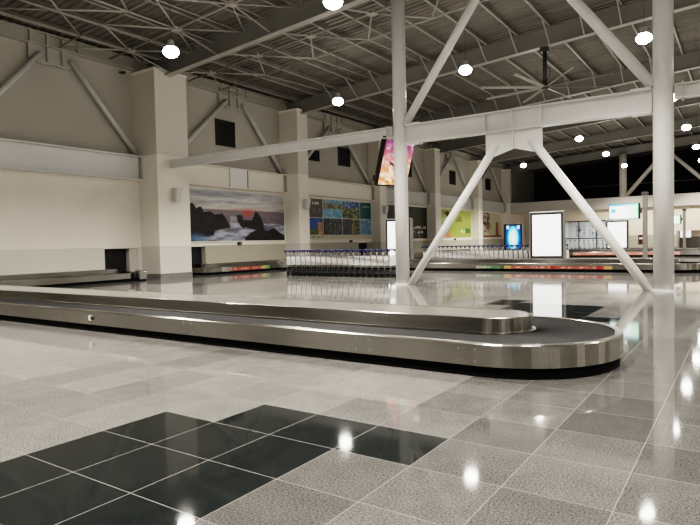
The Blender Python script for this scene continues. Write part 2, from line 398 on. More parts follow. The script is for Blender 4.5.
# shop window in the back wall: frame, mullions, rail, glass, lit room behind
wf = MB(); wx0, wx1 = x_op; wz0, wz1 = 0, 3.15
for x in (wx0 + .05, (wx0 + wx1) / 2 - .85, (wx0 + wx1) / 2 + .9, wx1 - .05): wf.box(x - .05, x + .05, YB + .05, YB + .15, wz0, wz1)
wf.box(wx0, wx1, YB + .05, YB + .15, wz1 - .1, wz1); wf.box(wx0, wx1, YB + .04, YB + .16, 1.22, 1.34); wf.box(wx0, wx1, YB + .05, YB + .15, wz0, .1)
win = struct(wf.build('window_1', M['darkframe']), 'dark framed shop window in the back wall')
MB().box(wx0, wx1, YB + .09, YB + .10, .1, wz1 - .1).build('pane', M['glass'], win)
sh = MB(); sh.box(wx0 - .3, wx1 + .3, YB + 4.2, YB + 4.3, 0, 3.3); sh.box(wx0 - .35, wx0 - .3, YB + .3, YB + 4.2, 0, 3.3); sh.box(wx1 + .3, wx1 + .35, YB + .3, YB + 4.2, 0, 3.3)
sh.box(wx0 - .3, wx1 + .3, YB + .3, YB + 4.2, 3.25, 3.3); sh.box(wx0 - .3, wx1 + .3, YB + .2, YB + 4.3, -.05, 0.001)
struct(sh.build('wall_shop', M['panel']), 'pale walls of the lit room behind the shop window')

# ------------------------------------------------------------------ roof
SL = .071
def zb(x): return 10.12 + SL * x                         # underside of the main roof beams
def zd(x): return zb(x) + 1.05
cm = MB()
y = YF; prev = None; per = .30
prof = []
while y < 74:
    prof += [(y, .0), (y + .10, .0), (y + .13, .05), (y + .27, .05)]; y += per
vsA = [(cm.bm.verts.new((XL - .3, yy, zd(XL - .3) + h)), cm.bm.verts.new((XR + .3, yy, zd(XR + .3) + h))) for yy, h in prof]
for p, q in zip(vsA, vsA[1:]): cm.bm.faces.new((p[0], q[0], q[1], p[1]))
ceiling = struct(cm.build('ceiling', M['deck']), 'dark ribbed metal roof deck on pale purlins')
for k in range(20):
    x = -17.45 + 1.45 * k
    p = MB(); z = zb(x)
    p.box(x - .02, x + .02, YF, 64, z + .84, z + 1.03); web = p.build('purlin', M['deck'], ceiling)
    MB().box(x - .04, x + .04, YF, 64, z + .815, z + .845).build('purlin_flange', M['purlin'], web)
beam_rows = [14.92 + 9.6 * k for k in range(-2, 6)]
BL = {-4.28: 'grey steel roof beam behind the camera', 5.32: 'grey steel roof beam nearest the viewer, high at the top left',
      14.92: 'deep grey steel roof beam resting on the near wall pilaster, above the white frame',
      24.52: 'second grey roof beam, the one carrying the ceiling fan rod', 34.12: 'third grey roof beam, just past the ceiling fan',
      43.72: 'fourth grey roof beam, beyond the fan', 53.32: 'fifth grey roof beam toward the back wall', 62.92: 'last grey roof beam over the dark void'}
for y in beam_rows:
    o = MB()
    def sl(x0, x1, y0, y1, d0, d1):
        o.hexa([(x0, y0, zb(x0) + d0), (x1, y0, zb(x1) + d0), (x0, y1, zb(x0) + d0), (x1, y1, zb(x1) + d0),
                (x0, y0, zb(x0) + d1), (x1, y0, zb(x1) + d1), (x0, y1, zb(x0) + d1), (x1, y1, zb(x1) + d1)])
    sl(XL + .02, XR, y - .01, y + .01, .02, .79); sl(XL + .02, XR, y - .15, y + .15, .775, .80)
    root = o.build('roof_beam', M['roofbeam'])
    tag(root, BL[round(y, 2)], 'beam', 'roof beams')
    o = MB(); sl(XL + .02, XR, y - .16, y + .16, 0, .03); o.build('lower_flange', M['flange'], root)
# plan bracing: zigzag rods with hub plates either side of the near beams, plus kickers
rods = 0
def rod(a, c, r=.035):
    global rods
    MB().tube(a, c, r, 6).build('brace_rod', M['purlin'], ceiling); rods += 1
def zr(x): return zb(x) + .50
for (y1, y2, xs) in ((17.0, 19.1, -16.4), (12.8, 10.7, -16.6)):
    rod((-17.9, y1, zr(-17.9)), (3, y1, zr(3)), .04); rod((-17.9, y2, zr(-17.9)), (3, y2, zr(3)), .03)
    x = xs
    while x < 1:
        rod((x, y1, zr(x)), (x - 1.48, y2, zr(x - 1.48))); rod((x, y1, zr(x)), (x + 1.48, y2, zr(x + 1.48)))
        s = 1 if y2 > y1 else -1
        rod((x, y1, zr(x)), (x, 14.92 + s * .1, zb(x) + .06), .03)
        MB().box(x - .16, x + .16, y1 - .16, y1 + .16, zr(x) - .05, zr(x) + .05).build('hub_plate', M['purlin'], ceiling)
        x += 2.95
rod((-17.9, 7.4, zr(-17.9)), (1, 7.4, zr(1)), .03)
for x in (-16.4, -13.45, -10.5, -7.55):
    rod((x - 1.48, 19.1, zr(x - 1.48)), (x - 1.48, 24.3, zr(x - 1.48) + .2), .025)
# cross rods of the nearest bay
for x in (-16.6, -13.65, -10.7, -7.75):
    rod((x, 5.4, zr(x)), (x, 14.7, zr(x)), .03); rod((x + 1.48, 5.4, zr(x)), (x + 1.48, 14.7, zr(x + 1.48)), .022); rod((x, 12.8, zr(x)), (x + 1.48, 14.7, zr(x + 1.48)), .025)
   
    rod((x, 12.8, zr(x)), (x - 1.3, 14.7, zr(x) - .1), .03); rod((x, 10.7, zr(x)), (x + 2.95, 7.4, zr(x + 2.95)), .035); rod((x + 2.95, 10.7, zr(x + 2.95)), (x, 7.4, zr(x)), .035)
for y in (24.52, 34.12):
    for k in range(2, 13):
        x = -17.45 + 1.45 * k
        for s in (-1,):
            MB().bar((x, y + s * 1.3, zb(x) + .82), (x, y + s * .16, zb(x) + .03), .05, .05).build('fly_brace', M['purlin'], ceiling)

assert rods <= 100, rods
# ------------------------------------------------------------------ white steel frame on the column row
Y0 = 14.92; XA, XB = -5.26, 2.43
def column(x, y, r, top, label):
    t = thing('steel_column', label, 'column', (x, y, 0))
    MB().tube((0, 0, .02), (0, 0, top), r, 40, cap=True).build('shaft', M['white'], t)
    MB().lathe([(r + .05, 0), (r + .05, .02)], n=40).build('base_plate', M['white'], t)
    return t
column(XA, Y0, .225, zb(XA) - .001, 'tall round white steel column left of the gusset, by the near trolley row')
column(XB, Y0, .24, zb(XB) - .001, 'tall round white steel column at the right of the picture')
def ibeam_x(o, x0, x1, y, z0, z1, w, tf=.03, tw=.02):
    o.box(x0, x1, y - w / 2, y + w / 2, z1 - tf, z1); o.box(x0, x1, y - w / 2, y + w / 2, z0, z0 + tf)
    o.box(x0, x1, y - tw / 2, y + tw / 2, z0 + tf, z1 - tf); return o
bL = thing('cross_beam', 'slim white steel beam from the wall pilaster to the left column', 'beam', (0, 0, 0))
ibeam_x(MB(), -16.9, XA - .24, Y0, 4.87, 5.23, .24).build('beam_section', M['white'], bL)
MB().box(XA - .45, XA - .42, Y0 - .14, Y0 + .14, 4.83, 5.27).box(XA - .42, XA - .24, Y0 - .1, Y0 + .1, 4.9, 5.2).build('end_plate', M['rail'], bL)
bMn = thing('cross_beam', 'deep white steel beam joining the two columns, with hanging gusset plate', 'beam', (0, 0, 0))
ibeam_x(MB(), XA + .24, XB - .26, Y0, 4.62, 5.22, .30).build('beam_section', M['white'], bMn)
for x in (-2.31, -1.47, -.64):
    MB().box(x - .015, x + .015, Y0 - .148, Y0 + .148, 4.65, 5.19).build('stiffener', M['white'], bMn)
for x0, x1 in ((XA + .245, XA + .75), (XB - .75, XB - .265)):
    MB().box(x0, x1, Y0 - .17, Y0 + .17, 5.22, 5.25).box(x0, x1, Y0 - .17, Y0 + .17, 4.585, 4.62).build('cover_plate', M['white'], bMn)
gp = MB().prism_y([(-2.31, 4.62), (-.63, 4.62), (-.63, 4.04), (-.80, 3.91), (-1.45, 4.09), (-2.06, 3.90), (-2.31, 4.02)], Y0 - .02, Y0 + .02)
gp.box(-1.49, -1.45, Y0 - .13, Y0 + .13, 4.09, 4.62)
gp.build('gusset_plate', M['white'], bMn)
bR = thing('cross_beam', 'short white beam running out of the picture to the right of the right column', 'beam', (0, 0, 0))
ibeam_x(MB(), XB + .26, XR, Y0, 4.88, 5.24, .24).build('beam_section', M['white'], bR)
MB().box(XB + .42, XB + .45, Y0 - .14, Y0 + .14, 4.83, 5.28).box(XB + .26, XB + .42, Y0 - .1, Y0 + .1, 4.9, 5.2).build('end_plate', M['rail'], bR)
def brace(p, q, r, label):
    o = MB().tube(p, q, r, 24).build('brace_tube', M['white']); return tag(o, label, 'brace', 'white brace tubes')
brace((XA + .3, Y0, .02), (-1.97, Y0, 4.27), .118, 'white diagonal tube from the foot of the left column to the gusset')
brace((XB - .34, Y0, .02), (-.95, Y0, 4.30), .125, 'white diagonal tube from the foot of the right column to the gusset')
brace((XA + .22, Y0, 5.28), (-1.62, Y0, zb(-1.6) + .0), .13, 'white diagonal tube rising from the left column toward the roof')
brace((XB - .22, Y0, 5.28), (-1.24, Y0, zb(-1.3) + .0), .14, 'white diagonal tube rising from the right column toward the roof')

# far column with braces over the back band
fc = thing('steel_column', 'far round grey column with slanting props on the back band', 'column', (-6.05, YB - .1, 5.4))
MB().tube((0, 0, 0), (0, 0, zb(-6.05) - 5.4), .36, 20).build('shaft', M['slab'], fc)
MB().tube((.3, 0, .1), (3.6, 0, 4.0), .2, 12).build('prop', M['slab'], fc)
MB().tube((8.0, 0, .1), (4.2, 0, 4.0), .18, 12).build('prop', M['slab'], fc)

# ------------------------------------------------------------------ baggage carousels
RC, HW = .80, .33
def arc(cx, cy, r, a0, a1, n):
    return [(cx + r * math.cos(a0 + (a1 - a0) * k / n), cy + r * math.sin(a0 + (a1 - a0) * k / n)) for k in range(n + 1)]
def car_path(yc, xe, yof, yob):
    """centre line of the belt: out of the front opening, round the nose, back to the rear opening"""
    half = []
    def leg(s, yo):
        yb_ = yc + s * RC
        pts = [(xe, yb_), (-16.1, yb_)]
        cy = yb_ + s * 1.3
        pts += [(-16.1 - 1.3 * math.sin(t), cy - s * 1.3 * math.cos(t)) for t in [PI / 2 * k / 14 for k in range(1, 15)]]
        yt = yo - s * .75
        pts += [(-17.4, yt)]
        pts += [(-18.15 + .75 * math.cos(t), yt + s * .75 * math.sin(t)) for t in [PI / 2 * k / 10 for k in range(1, 11)]]
        pts += [(-18.75, yo)]
        return pts
    front = leg(-1, yof)[::-1]; back = leg(1, yob)
    nose = arc(xe, yc, RC, -PI / 2, PI / 2, 40)[1:-1]
    return front + nose + back
def resample(pts, step):
    out = [Vector(pts[0])]; acc = 0
    for a, c in zip(pts, pts[1:]):
        a, c = Vector(a), Vector(c); L = (c - a).length; n = max(1, round(L / step))
        for k in range(1, n + 1): out.append(a + (c - a) * k / n)
    return out
def normals(P):
    Ns = []
    for k in range(len(P)):
        t = (P[min(k + 1, len(P) - 1)] - P[max(k - 1, 0)]).normalized(); Ns.append(Vector((-t.y, t.x)))   # left of travel = island side
    return Ns
def sweep(o, P, Ns, prof):
    """closed profile of (offset to island side, z)"""
    rows = [[o.bm.verts.new((p.x + n.x * d, p.y + n.y * d, z)) for d, z in prof] for p, n in zip(P, Ns)]
    m_ = len(prof)
    for a, c in zip(rows, rows[1:]):
        for k in range(m_):
            o.bm.faces.new((a[k], a[(k + 1) % m_], c[(k + 1) % m_], c[k]))
    o.bm.faces.new(rows[0]); o.bm.faces.new(rows[-1][::-1])
    return o
def banner(fn, x0, x1, y, z0, z1, nu, nv, parent, name='advert_banner'):
    return picture(name, M['print'], nu, nv, fn, (x0, y, z0), (x1 - x0, 0, 0), (0, 0, z1 - z0), parent)
def carousel(yc, xe, yof, yob, label):
    t = thing('baggage_carousel', label, 'baggage carousel', (0, 0, 0))
    pts = car_path(yc, xe, yof, yob)
    P = resample(pts, 1.2); Ns = normals(P)
    o = HW
    sweep(MB(), P, Ns, [(-o - .085, .12), (-o - .085, .345), (-o - .075, .357), (-o - .01, .360), (-o, .352), (-o, .30), (-o - .06, .30), (-o - .06, .12)]).build('outer_rim', M['steel'], t)
    sweep(MB(), P, Ns, [(-o - .05, 0), (-o - .05, .30), (-o + .0, .30), (-o + .0, 0)]).build('kick_plate', M['kick'], t)
    # island: steel upstand and top
    P = resample(car_path(yc, xe - .24, yof, yob), 1.2); Ns = normals(P)
    inner = [(p.x + n.x * (o + .02), p.y + n.y * (o + .02)) for p, n in zip(P, Ns)]
    sweep(MB(), P, Ns, [(o - .03, .335), (o - .03, .345), (o + .015, .35), (o + .015, .515), (o + .03, .52), (o + .06, .52), (o + .06, .335)]).build('inner_upstand', M['steel'], t)
    isl = [(p.x + n.x * (o + .06), p.y + n.y * (o + .06)) for p, n in zip(P, Ns)]
    isl = [q for q in isl if q[0] > XL + .035]
    isl = [(XL + .035, isl[0][1])] + isl + [(XL + .035, isl[-1][1])]
    MB().prism(isl, .30, .517).build('island_top', M['steeltop'], t, tri=True)
    # overlapping crescent plates
    PP = resample(pts, .30); NN = normals(PP); bl = MB(); cs = 6
    def strip(k, z):
        row = []
        for c in range(cs + 1):
            f = c / cs; d = -o + .004 + (2 * o + .27) * f
            sft = .16 * (1 - (2 * f - 1) ** 2)
            tv = Vector((NN[k].y, -NN[k].x))
            row.append(bl.bm.verts.new((PP[k].x + NN[k].x * d + tv.x * sft, PP[k].y + NN[k].y * d + tv.y * sft, z)))
        return row
    for k in range(len(PP) - 1):
        a = strip(k, .343); c = strip(k + 1, .340); e = strip(k + 1, .343)
        for q in range(cs):
            bl.bm.faces.new((a[q], a[q + 1], c[q + 1], c[q])); bl.bm.faces.new((c[q], c[q + 1], e[q + 1], e[q]))
    bl.build('belt', M['belt'], t)
    # bolted joints along the rim and the upstand
    yf = yc - RC - HW - .085
    for x in (-13.4, -9.8, -6.2, -2.63, .45, 1.75):
        j = MB().box(x - .012, x + .012, yf - .001, yf + .01, .125, .345); j = j.build('rim_joint', M['steel'], t)
        for dx in (-.09, .09):
            for z in (.165, .29):
                MB().tube((x + dx, yf - .006, z), (x + dx, yf + .005, z), .011, 8).build('bolt', M['greyframe'], j)
    return t
def scrib(u, v, seed, rows=1):
    """small block lettering too blurred to read"""
    return vnoise(u * 46, v * 2.2 + seed * 3, seed) > .52
def red_banner(u, v):
    c = (142, 72, 63)
    if u < .07 or u > .93: c = (180, 140, 85)
    if .43 < u < .49: c = (180, 125, 70) if u < .455 else (150, 30, 30)
    if (.1 < u < .40 or .54 < u < .86) and .25 < v < .75 and scrib(u, v, 4): c = (215, 170, 155)
    if u > .87 and u < .92: c = (150, 30, 34)
    return c
def green_banner(u, v):
    c = mix((150, 150, 140), (70, 110, 70), u * 1.6)
    if .2 < u < .6 and .25 < v < .75 and scrib(u, v, 8): c = (210, 205, 190)
    return c
C1 = carousel(4.88, 1.84, -1.8, 13.25, 'large stainless steel baggage carousel in front, with black belt and rounded end')
C2 = carousel(24.08, 1.80, 17.15, 32.65, 'second baggage carousel across the middle, with red and green advert strips')
C3 = carousel(43.28, 1.80, 35.6, 51.4, 'farthest baggage carousel near the back of the hall, with faded red strip')
# photo cell on the near carousel rim
ye = 4.88 - RC - HW - .085
MB().tube((-5.13, ye - .012, .235), (-5.13, ye + .005, .235), .05, 20).box(-5.085, -5.05, ye - .008, ye, .20, .27).build('sensor_button', M['panel'], C1)
MB().tube((-5.075, ye - .014, .235), (-5.075, ye + .005, .235), .036, 16).build('sensor_eye', M['black'], C1)
ye2 = 24.08 - RC - HW - .085 - .004
banner(red_banner, -4.6, -.2, ye2, .13, .25, 160, 8, C2)
banner(green_banner, -5.9, -4.75, ye2, .13, .25, 60, 8, C2)
ye3 = 43.28 - RC - HW - .085 - .004
def faded(u, v):
    return mix((205, 120, 105), (215, 175, 160), .5 + .5 * math.sin(u * 40)) if .3 < v < .8 else (200, 140, 125)
banner(faded, -6.2, .6, ye3, .13, .33, 80, 6, C3); banner(green_banner, -8.4, -6.6, ye3, .13, .33, 40, 6, C3)
# strip on the wall leg of the second carousel, rim faces +x
picture('advert_banner', M['print'], 120, 8, lambda u, v: red_banner(u * .9 + .05, v) if u < .8 else mix((200, 180, 90), (95, 130, 90), (u - .8) * 6),
        (-17.4 + HW + .089, 18.5, .13), (0, 2.85, 0), (0, 0, .17), C2)
# end guard beside the near wall opening
gb_ = thing('guard_box', 'small stainless steel guard box at the corner of the near belt opening', 'guard', (-17.0, 13.3, 0))
MB().box(-.16, .16, -.18, .18, .06, .40).build('casing', M['steel'], gb_, bevel=.02)
MB().box(-.17, .17, -.19, .19, .40, .44).build('cap', M['darkframe'], gb_, bevel=.008)
MB().box(-.13, .13, -.15, .15, 0, .06).build('foot', M['kick'], gb_)

# ------------------------------------------------------------------ posters on the left wall
XP = XL + .03
def poster(name, label, ya, yb_, z0, z1, fn, nu, nv):
    t = thing(name, label, 'poster', (XL, (ya + yb_) / 2, z0))
    o = MB(); w = .05; h = z1 - z0; hw = (yb_ - ya) / 2
    o.box(.021, .05, -hw - w, hw + w, -w, 0); o.box(.021, .05, -hw - w, hw + w, h, h + w); o.box(.021, .05, -hw - w, -hw, 0, h); o.box(.021, .05, hw, hw + w, 0, h)
    o.build('frame', M['wall'], t)
    picture('print', M['print'], nu, nv, fn, (.04, -hw, 0), (0, 2 * hw, 0), (0, 0, h), t)
    return t
def uvq(px, py): u = (px - 20) / 515; return (u, 1 - (py - 45 - 30 * u) / (275 - 37 * u))
ROCK1 = [uvq(*p) for p in [(-40, 150), (20, 148), (45, 120), (62, 150), (85, 142), (100, 165), (130, 160), (150, 180), (188, 175), (205, 200), (228, 245), (150, 262), (140, 290), (80, 300), (40, 330), (-40, 330)]]
ROCK2 = [uvq(*p) for p in [(260, 180), (285, 183), (300, 205), (345, 205), (362, 158), (385, 185), (408, 225), (410, 262), (340, 255), (290, 250), (262, 215)]]
ROCK3 = [uvq(*p) for p in [(300, 300), (340, 270), (390, 250), (430, 262), (470, 250), (535, 285), (535, 325), (300, 325)]]
def sea(uu, v):
    u = (uu * 7.85 - .7) / 7.15                                   # the pilaster hides the first part
    hz = .63
    n = fbm(u * 9, v * 16, 1)
    if v > hz:
        t = (v - hz) / (1 - hz)
        c = mix((205, 198, 192), (176, 180, 188), t); c = mix(c, (228, 226, 224), max(0, n - .45) * 3 * (1 - abs(t - .4)))
        c = mix(c, (140, 143, 152), max(0, fbm(u * 5, v * 18, 6) - .5) * 2.4)
        d = math.hypot((u - .57) * 4, (v - hz) * 16); c = mix(c, (230, 120, 100), max(0, .8 - d))
    else:
        c = mix((132, 118, 124), (92, 90, 104), (hz - v) * 3); c = mix(c, (150, 130, 124), max(0, fbm(u * 20, v * 60, 2) - .55) * 2.5)
        d = math.hypot((u - .58) * 15, (v - hz + .05) * 9); c = mix(c, (205, 70, 64), max(0, 1 - d) * 1.1)
        if v < .36: c = mix(c, (165, 172, 190), max(0, fbm(u * 13, v * 20, 3) - .38) * 3.2)
        if .4 < u < .47 and .25 < v < .5: c = mix(c, (180, 180, 190), .7 * n * 1.4)
    for R_ in (ROCK1, ROCK2, ROCK3):
        if inpoly(u + .012 * (n - .5), v + .05 * (n - .5), R_):
            c = mix((18, 15, 17), (48, 41, 41), max(0, fbm(u * 22, v * 22, 5) - .35) * 1.6)
            if R_ is ROCK2 and v > .40 and .5 < u < .64: c = mix(c, (190, 60, 52), max(0, (v - .44)) * 4)
    d = math.hypot((u - .08) * 8, (v - .06) * 7)
    if d < .75: c = mix((92, 128, 170), c, d)
    return c
poster('wall_poster', 'wide seascape poster with dark rocks and a red sunset on the left wall', 16.1, 24.0, 1.64, 4.24, sea, 200, 90)
def ink(u, v, u0, u1, v0, v1, s):
    return u0 < u < u1 and v0 < v < v1 and vnoise((u - u0) / (u1 - u0) * 14, s * 5 + (v - v0) / (v1 - v0) * 1.3, s) > .42
def collage(uu, v):
    u = uu
    if v < .12:
        return (205, 198, 180) if not ink(u, v, .02, .2, .04, .08, 3) else (120, 120, 110)
    if abs(v - .54) < .008: return (225, 222, 215)
    cols_ = (.0, .205, .50, .80, 1.0)
    for c in cols_[1:4]:
        if abs(u - c) < .004: return (225, 222, 215)
    k = sum(u > c for c in cols_[1:4]); n = max(0, min(1, (fbm(u * 60, v * 34, 11) - .5) * 1.9 + .5))
    if v > .54:
        t = (v - .54) / .46
        if k == 0: return (225, 222, 215) if ink(u, v, .05, .15, .86, .92, 2) else ((120, 112, 110) if ink(u, v, .04, .17, .66, .78, 5) else (92, 82, 78))
        if k == 1:
            if t > .8: return mix((150, 185, 205), (95, 140, 175), n)
            if t > .5: return mix((52, 66, 56), (190, 180, 150), n)
            return mix((74, 140, 185), (170, 215, 230), n)
        if k == 2:
            if t > .62: return mix((40, 66, 130), (150, 175, 205), max(0, n - .3) * 2)
            return mix((40, 56, 32), (182, 178, 140), n * n * 1.3)
        return (200, 210, 205) if ink(u, v, .84, .96, .86, .91, 7) else mix((32, 84, 88), (44, 106, 104), n)
    t = (v - .12) / .42
    if k == 0:
        if .13 < u < .19 and t < .75: return mix((170, 105, 78), (205, 170, 140), n)
        return mix((58, 88, 60), (120, 120, 70), n) if t < .35 else mix((28, 62, 128), (60, 110, 180), n)
    if k == 1: return mix((34, 40, 42), (120, 125, 135), n * n * 1.6) if u > .36 or abs(u - .3 - t * .02) < .015 else mix((36, 44, 34), (80, 90, 70), n)
    if k == 2: return mix((48, 52, 40), (180, 168, 120), n * n * 1.5) if u > .66 else mix((44, 38, 48), (110, 96, 110), n)
    return mix((170, 195, 210), (70, 130, 165), fbm(u * 14, v * 10, 4)) if t < .5 else mix((70, 110, 150), (170, 195, 215), n)
poster('wall_poster', 'wall poster made of a grid of bright holiday photographs', 26.3, 33.56, 1.64, 4.22, collage, 180, 80)
def darkad(u, v):
    c = mix((40, 44, 36), (52, 56, 44), fbm(u * 4, v * 4, 3))
    if u < .2 and v > .6: c = (44, 40, 54)
    if ink(u, v, .60, .97, .30, .40, 12): c = (205, 208, 196)
    if ink(u, v, .60, .90, .15, .25, 13): c = (205, 208, 196)
    if ink(u, v, .60, .85, .06, .10, 14): c = (110, 112, 100)
    return c
poster('wall_poster', 'dark green poster with two rows of white lettering behind the left column', 35.0, 42.5, 1.62, 4.2, darkad, 150, 60)
def greenad(uu, v):
    u = uu
    c = mix((140, 152, 76), (170, 176, 88), fbm(u * 3, v * 3, 5)); c = mix(c, (110, 140, 60), max(0, .25 - abs(v - .35)) * 1.6)
    if inpoly(u, v, [(.08, .9), (.2, .95), (.34, .72), (.25, .62), (.14, .8)]): c = (32, 44, 26)
    if inpoly(u, v, [(.05, .7), (.22, .75), (.2, .5), (.1, .3), (.05, .45)]): c = (186, 196, 190)
    if inpoly(u, v, [(.1, .12), (.22, .3), (.3, .0), (.1, .0)]): c = (190, 120, 86)
    if ink(u, v, .46, .70, .58, .78, 4): c = (86, 90, 30)
    if ink(u, v, .62, .80, .18, .30, 9): c = (205, 215, 175)
    if .78 < u < .95 and .16 < v < .34: c = (48, 92, 44)
    return c
poster('wall_poster', 'lime green poster with a dark leaf and a green tag, crossed by the brace', 45.35, 52.1, 1.64, 4.2, greenad, 110, 60)
def floral(uu, v):
    u = uu
    c = mix((222, 214, 190), (206, 204, 170), fbm(u * 3, v * 3, 7))
    n = fbm(u * 14, v * 12, 21)
    if u < .42 and v > .1: c = mix(c, (130, 50, 54), max(0, n - .52) * 5); c = mix(c, (50, 44, 46), max(0, fbm(u * 9, v * 9, 31) - .5) * 5 * v)
    if .4 < u < .62: c = mix(c, (160, 172, 110), max(0, n - .5) * 2)
    d = abs(u - .78) / (.05 + .03 * (1 - v))
    if v < .62 and d < 1: c = mix((190, 110, 56), (120, 60, 40), n)
    if v < .07: c = (120, 70, 56)
    return c
poster('wall_poster', 'pale poster with dark red blossoms and an orange figure near the far corner', 54.6, 60.6, 1.64, 4.2, floral, 110, 60)
# louvre vents high on the left wall
VL = ['largest dark louvre vent, high between the first two pilasters', 'smaller dark louvre vent left of its taller neighbour, past the second pilaster',
      'taller dark louvre vent right of the small one, past the second pilaster', 'dark louvre vent just right of the left column',
      'dark louvre vent above the lime green poster', 'farthest dark louvre vent above the blossom poster']
for lb, ya, yb_, z0, z1 in zip(VL, (19.05, 26.55, 29.95, 38.6, 47.7, 56.7), (20.42, 27.85, 31.35, 40.3, 49.0, 58.1), (6.6, 6.62, 6.6, 6.62, 6.58, 6.62), (7.95, 7.3, 7.85, 7.92, 7.86, 7.84)):
    t = thing('louvre_vent', lb, 'vent', (XU, (ya + yb_) / 2, z0))
    h = z1 - z0; hw = (yb_ - ya) / 2
    o = MB(); o.box(0, .06, -hw, hw, 0, .04); o.box(0, .06, -hw, hw, h - .04, h); o.box(0, .06, -hw, -hw + .04, 0, h); o.box(0, .06, hw - .04, hw, 0, h); o.build('frame', M['darkframe'], t)
    o = MB(); n = 12
    for k in range(n):
        z = .04 + (h - .08) * (k + .5) / n; o.hexa([(.005, -hw + .04, z + .03), (.05, -hw + .04, z - .04), (.005, hw - .04, z + .03), (.05, hw - .04, z - .04), (.005, -hw + .04, z + .04), (.05, -hw + .04, z - .03), (.005, hw - .04, z + .04), (.05, hw - .04, z - .03)])
    o.box(.001, .004, -hw, hw, 0, h); o.build('slats', M['louvre'], t)
# small fittings
for y, lb in ((15.06, 'pale wall speaker on the near white pilaster'), (24.5, 'pale wall speaker on the second pilaster, by the holiday collage'), (34.1, 'pale wall speaker on the third pilaster, by the left column')):
    t = thing('wall_speaker', lb, 'speaker', ({15.06: -16.9, 24.5: -17.05, 34.1: -17.45}[y], y + .05, 3.72))
    MB().hexa([(.06, -.14, -.34), (.26, -.14, -.28), (.06, .14, -.34), (.26, .14, -.28), (.06, -.16, .3), (.36, -.16, .26), (.06, .16, .3), (.36, .16, .26)]).build('casing', M['panel'], t, bevel=.02)
    MB().box(0, .07, -.05, .05, -.12, .12).build('bracket', M['darkframe'], t)
for y, lb in ((20.3, 'small black sensor box under the seascape poster'), (30.9, 'small black sensor box under the holiday collage'), (48.2, 'small black sensor box under the lime green poster')):
    t = thing('sensor_box', lb, 'sensor', (XL + .02, y, 1.5))
    MB().box(0, .09, -.13, .13, -.08, .08).build('casing', M['black'], t, bevel=.01); MB().tube((.09, 0, 0), (.105, 0, 0), .03, 12).build('eye', M['grey'], t)
t = thing('security_camera', 'small black camera under the upper rail, left of the near pilaster', 'camera', (XU, 13.6, 9.05))
MB().box(0, .18, -.04, .04, -.03, .03).build('bracket', M['black'], t); MB().tube((.15, .0, -.02), (.4, -.06, -.08), .06, 12).build('body', M['black'], t)

# ------------------------------------------------------------------ lightboxes, screens and posts on the carousel islands
def bluead(u, v):
    d = math.hypot((u - .5) / .34, (v - .47) / .5)
    c = mix((255, 255, 255), (90, 215, 250), max(0, d - .35) * 1.6) if d < 1 else mix((30, 120, 190), (24, 50, 110), (d - 1) * 1.8)
    if v > .86 and (.08 < u < .25 or .75 < u < .92): c = (220, 225, 235)
    return c
def lightbox(x, yc, label, fn=None):
    t = thing('advert_lightbox', label, 'lightbox', (x, yc, .52))
    MB().box(-.75, .75, -.12, .12, 0, 2.07).build('cabinet', M['greyframe'], t, bevel=.02)
    o = MB(); a = .70; z0, z1 = .04, 2.02
    o.box(-a, a, -.135, -.118, z0, z0 + .085); o.box(-a, a, -.135, -.118, z1 - .085, z1); o.box(-a, -a + .085, -.135, -.118, z0 + .085, z1 - .085); o.box(a - .085, a, -.135, -.118, z0 + .085, z1 - .085)
    o.build('bezel', M['black'], t)
    if fn: picture('lit_panel', M['screen'], 60, 80, fn, (-a + .085, -.124, z0 + .085), (2 * a - .17, 0, 0), (0, 0, z1 - z0 - .17), t)
    else: MB().box(-a + .085, a - .085, -.126, -.119, z0 + .085, z1 - .085).build('lit_panel', M['litwhite'], t)
    return t
lightbox(-3.05, 24.08, 'blank glowing white lightbox on the second carousel, right of the gusset')
lightbox(-10.52, 24.08, 'glowing white lightbox mostly hidden behind the left column')
lightbox(-3.42, 43.28, 'glowing white lightbox on the farthest carousel, below the flight screen')
lightbox(-10.98, 43.28, 'lightbox with a glowing blue and white advert on the farthest carousel', bluead)
def flight(u, v):
    c = (255, 255, 255)
    if v > .86: c = mix((70, 150, 225), (150, 225, 225), u)
    elif v < .1: c = (190, 225, 235)
    else:
        c = mix(c, (150, 235, 180), max(0, u - .62) * 2.2); c = mix(c, (200, 245, 250), max(0, .3 - u) * 1.5)
    d = math.hypot((u - .14) * 1.72, v - .56)
    if d < .15: c = (58, 160, 185) if abs(d - .12) < .035 or (abs(v - .56) < .03) else (120, 200, 215)
    if ink(u, v, .70, .88, .53, .60, 3): c = (120, 200, 160)
    return c
def screen_post(x, yc, label_s, label_p, w, h, zc, ds):
    p = thing('screen_post', label_p, 'post', (x, yc, .52))
    MB().box(-.085, .085, -.08, .08, .03, 2.55).build('shaft', M['post'], p, bevel=.01)
    MB().box(-.13, .13, -.10, .10, 2.55, 2.68).build('cap', M['darkframe'], p, bevel=.01); MB().box(-.18, .18, -.15, .15, 0, .03).build('base_plate', M['post'], p)
    s = thing('flight_screen', label_s, 'screen', (x - .11 - w / 2 - .06, yc, zc))
    MB().box(-w / 2, w / 2, -.04, .06, -h / 2, h / 2).build('casing', M['black'], s, bevel=.01)
    MB().box(w / 2, w / 2 + .058, -.02, .04, -.1, .1).build('bracket', M['darkframe'], s)
    picture('display', M['screen'], 90, 50, flight, (-w / 2 + .02, -.045, -h / 2 + .02), (w - .1, 0, 0), (0, 0, h - .04), s)
screen_post(.83, 24.08, 'lit flight screen with blue emblem and green edge beside the nearer post', 'grey post with dark cap holding the nearer flight screen', 1.17, .64, 2.45, 0)
screen_post(.76, 43.28, 'small far flight screen glowing white, right of the right column', 'thin far grey post right of the right column', .95, .62, 2.5, 0)
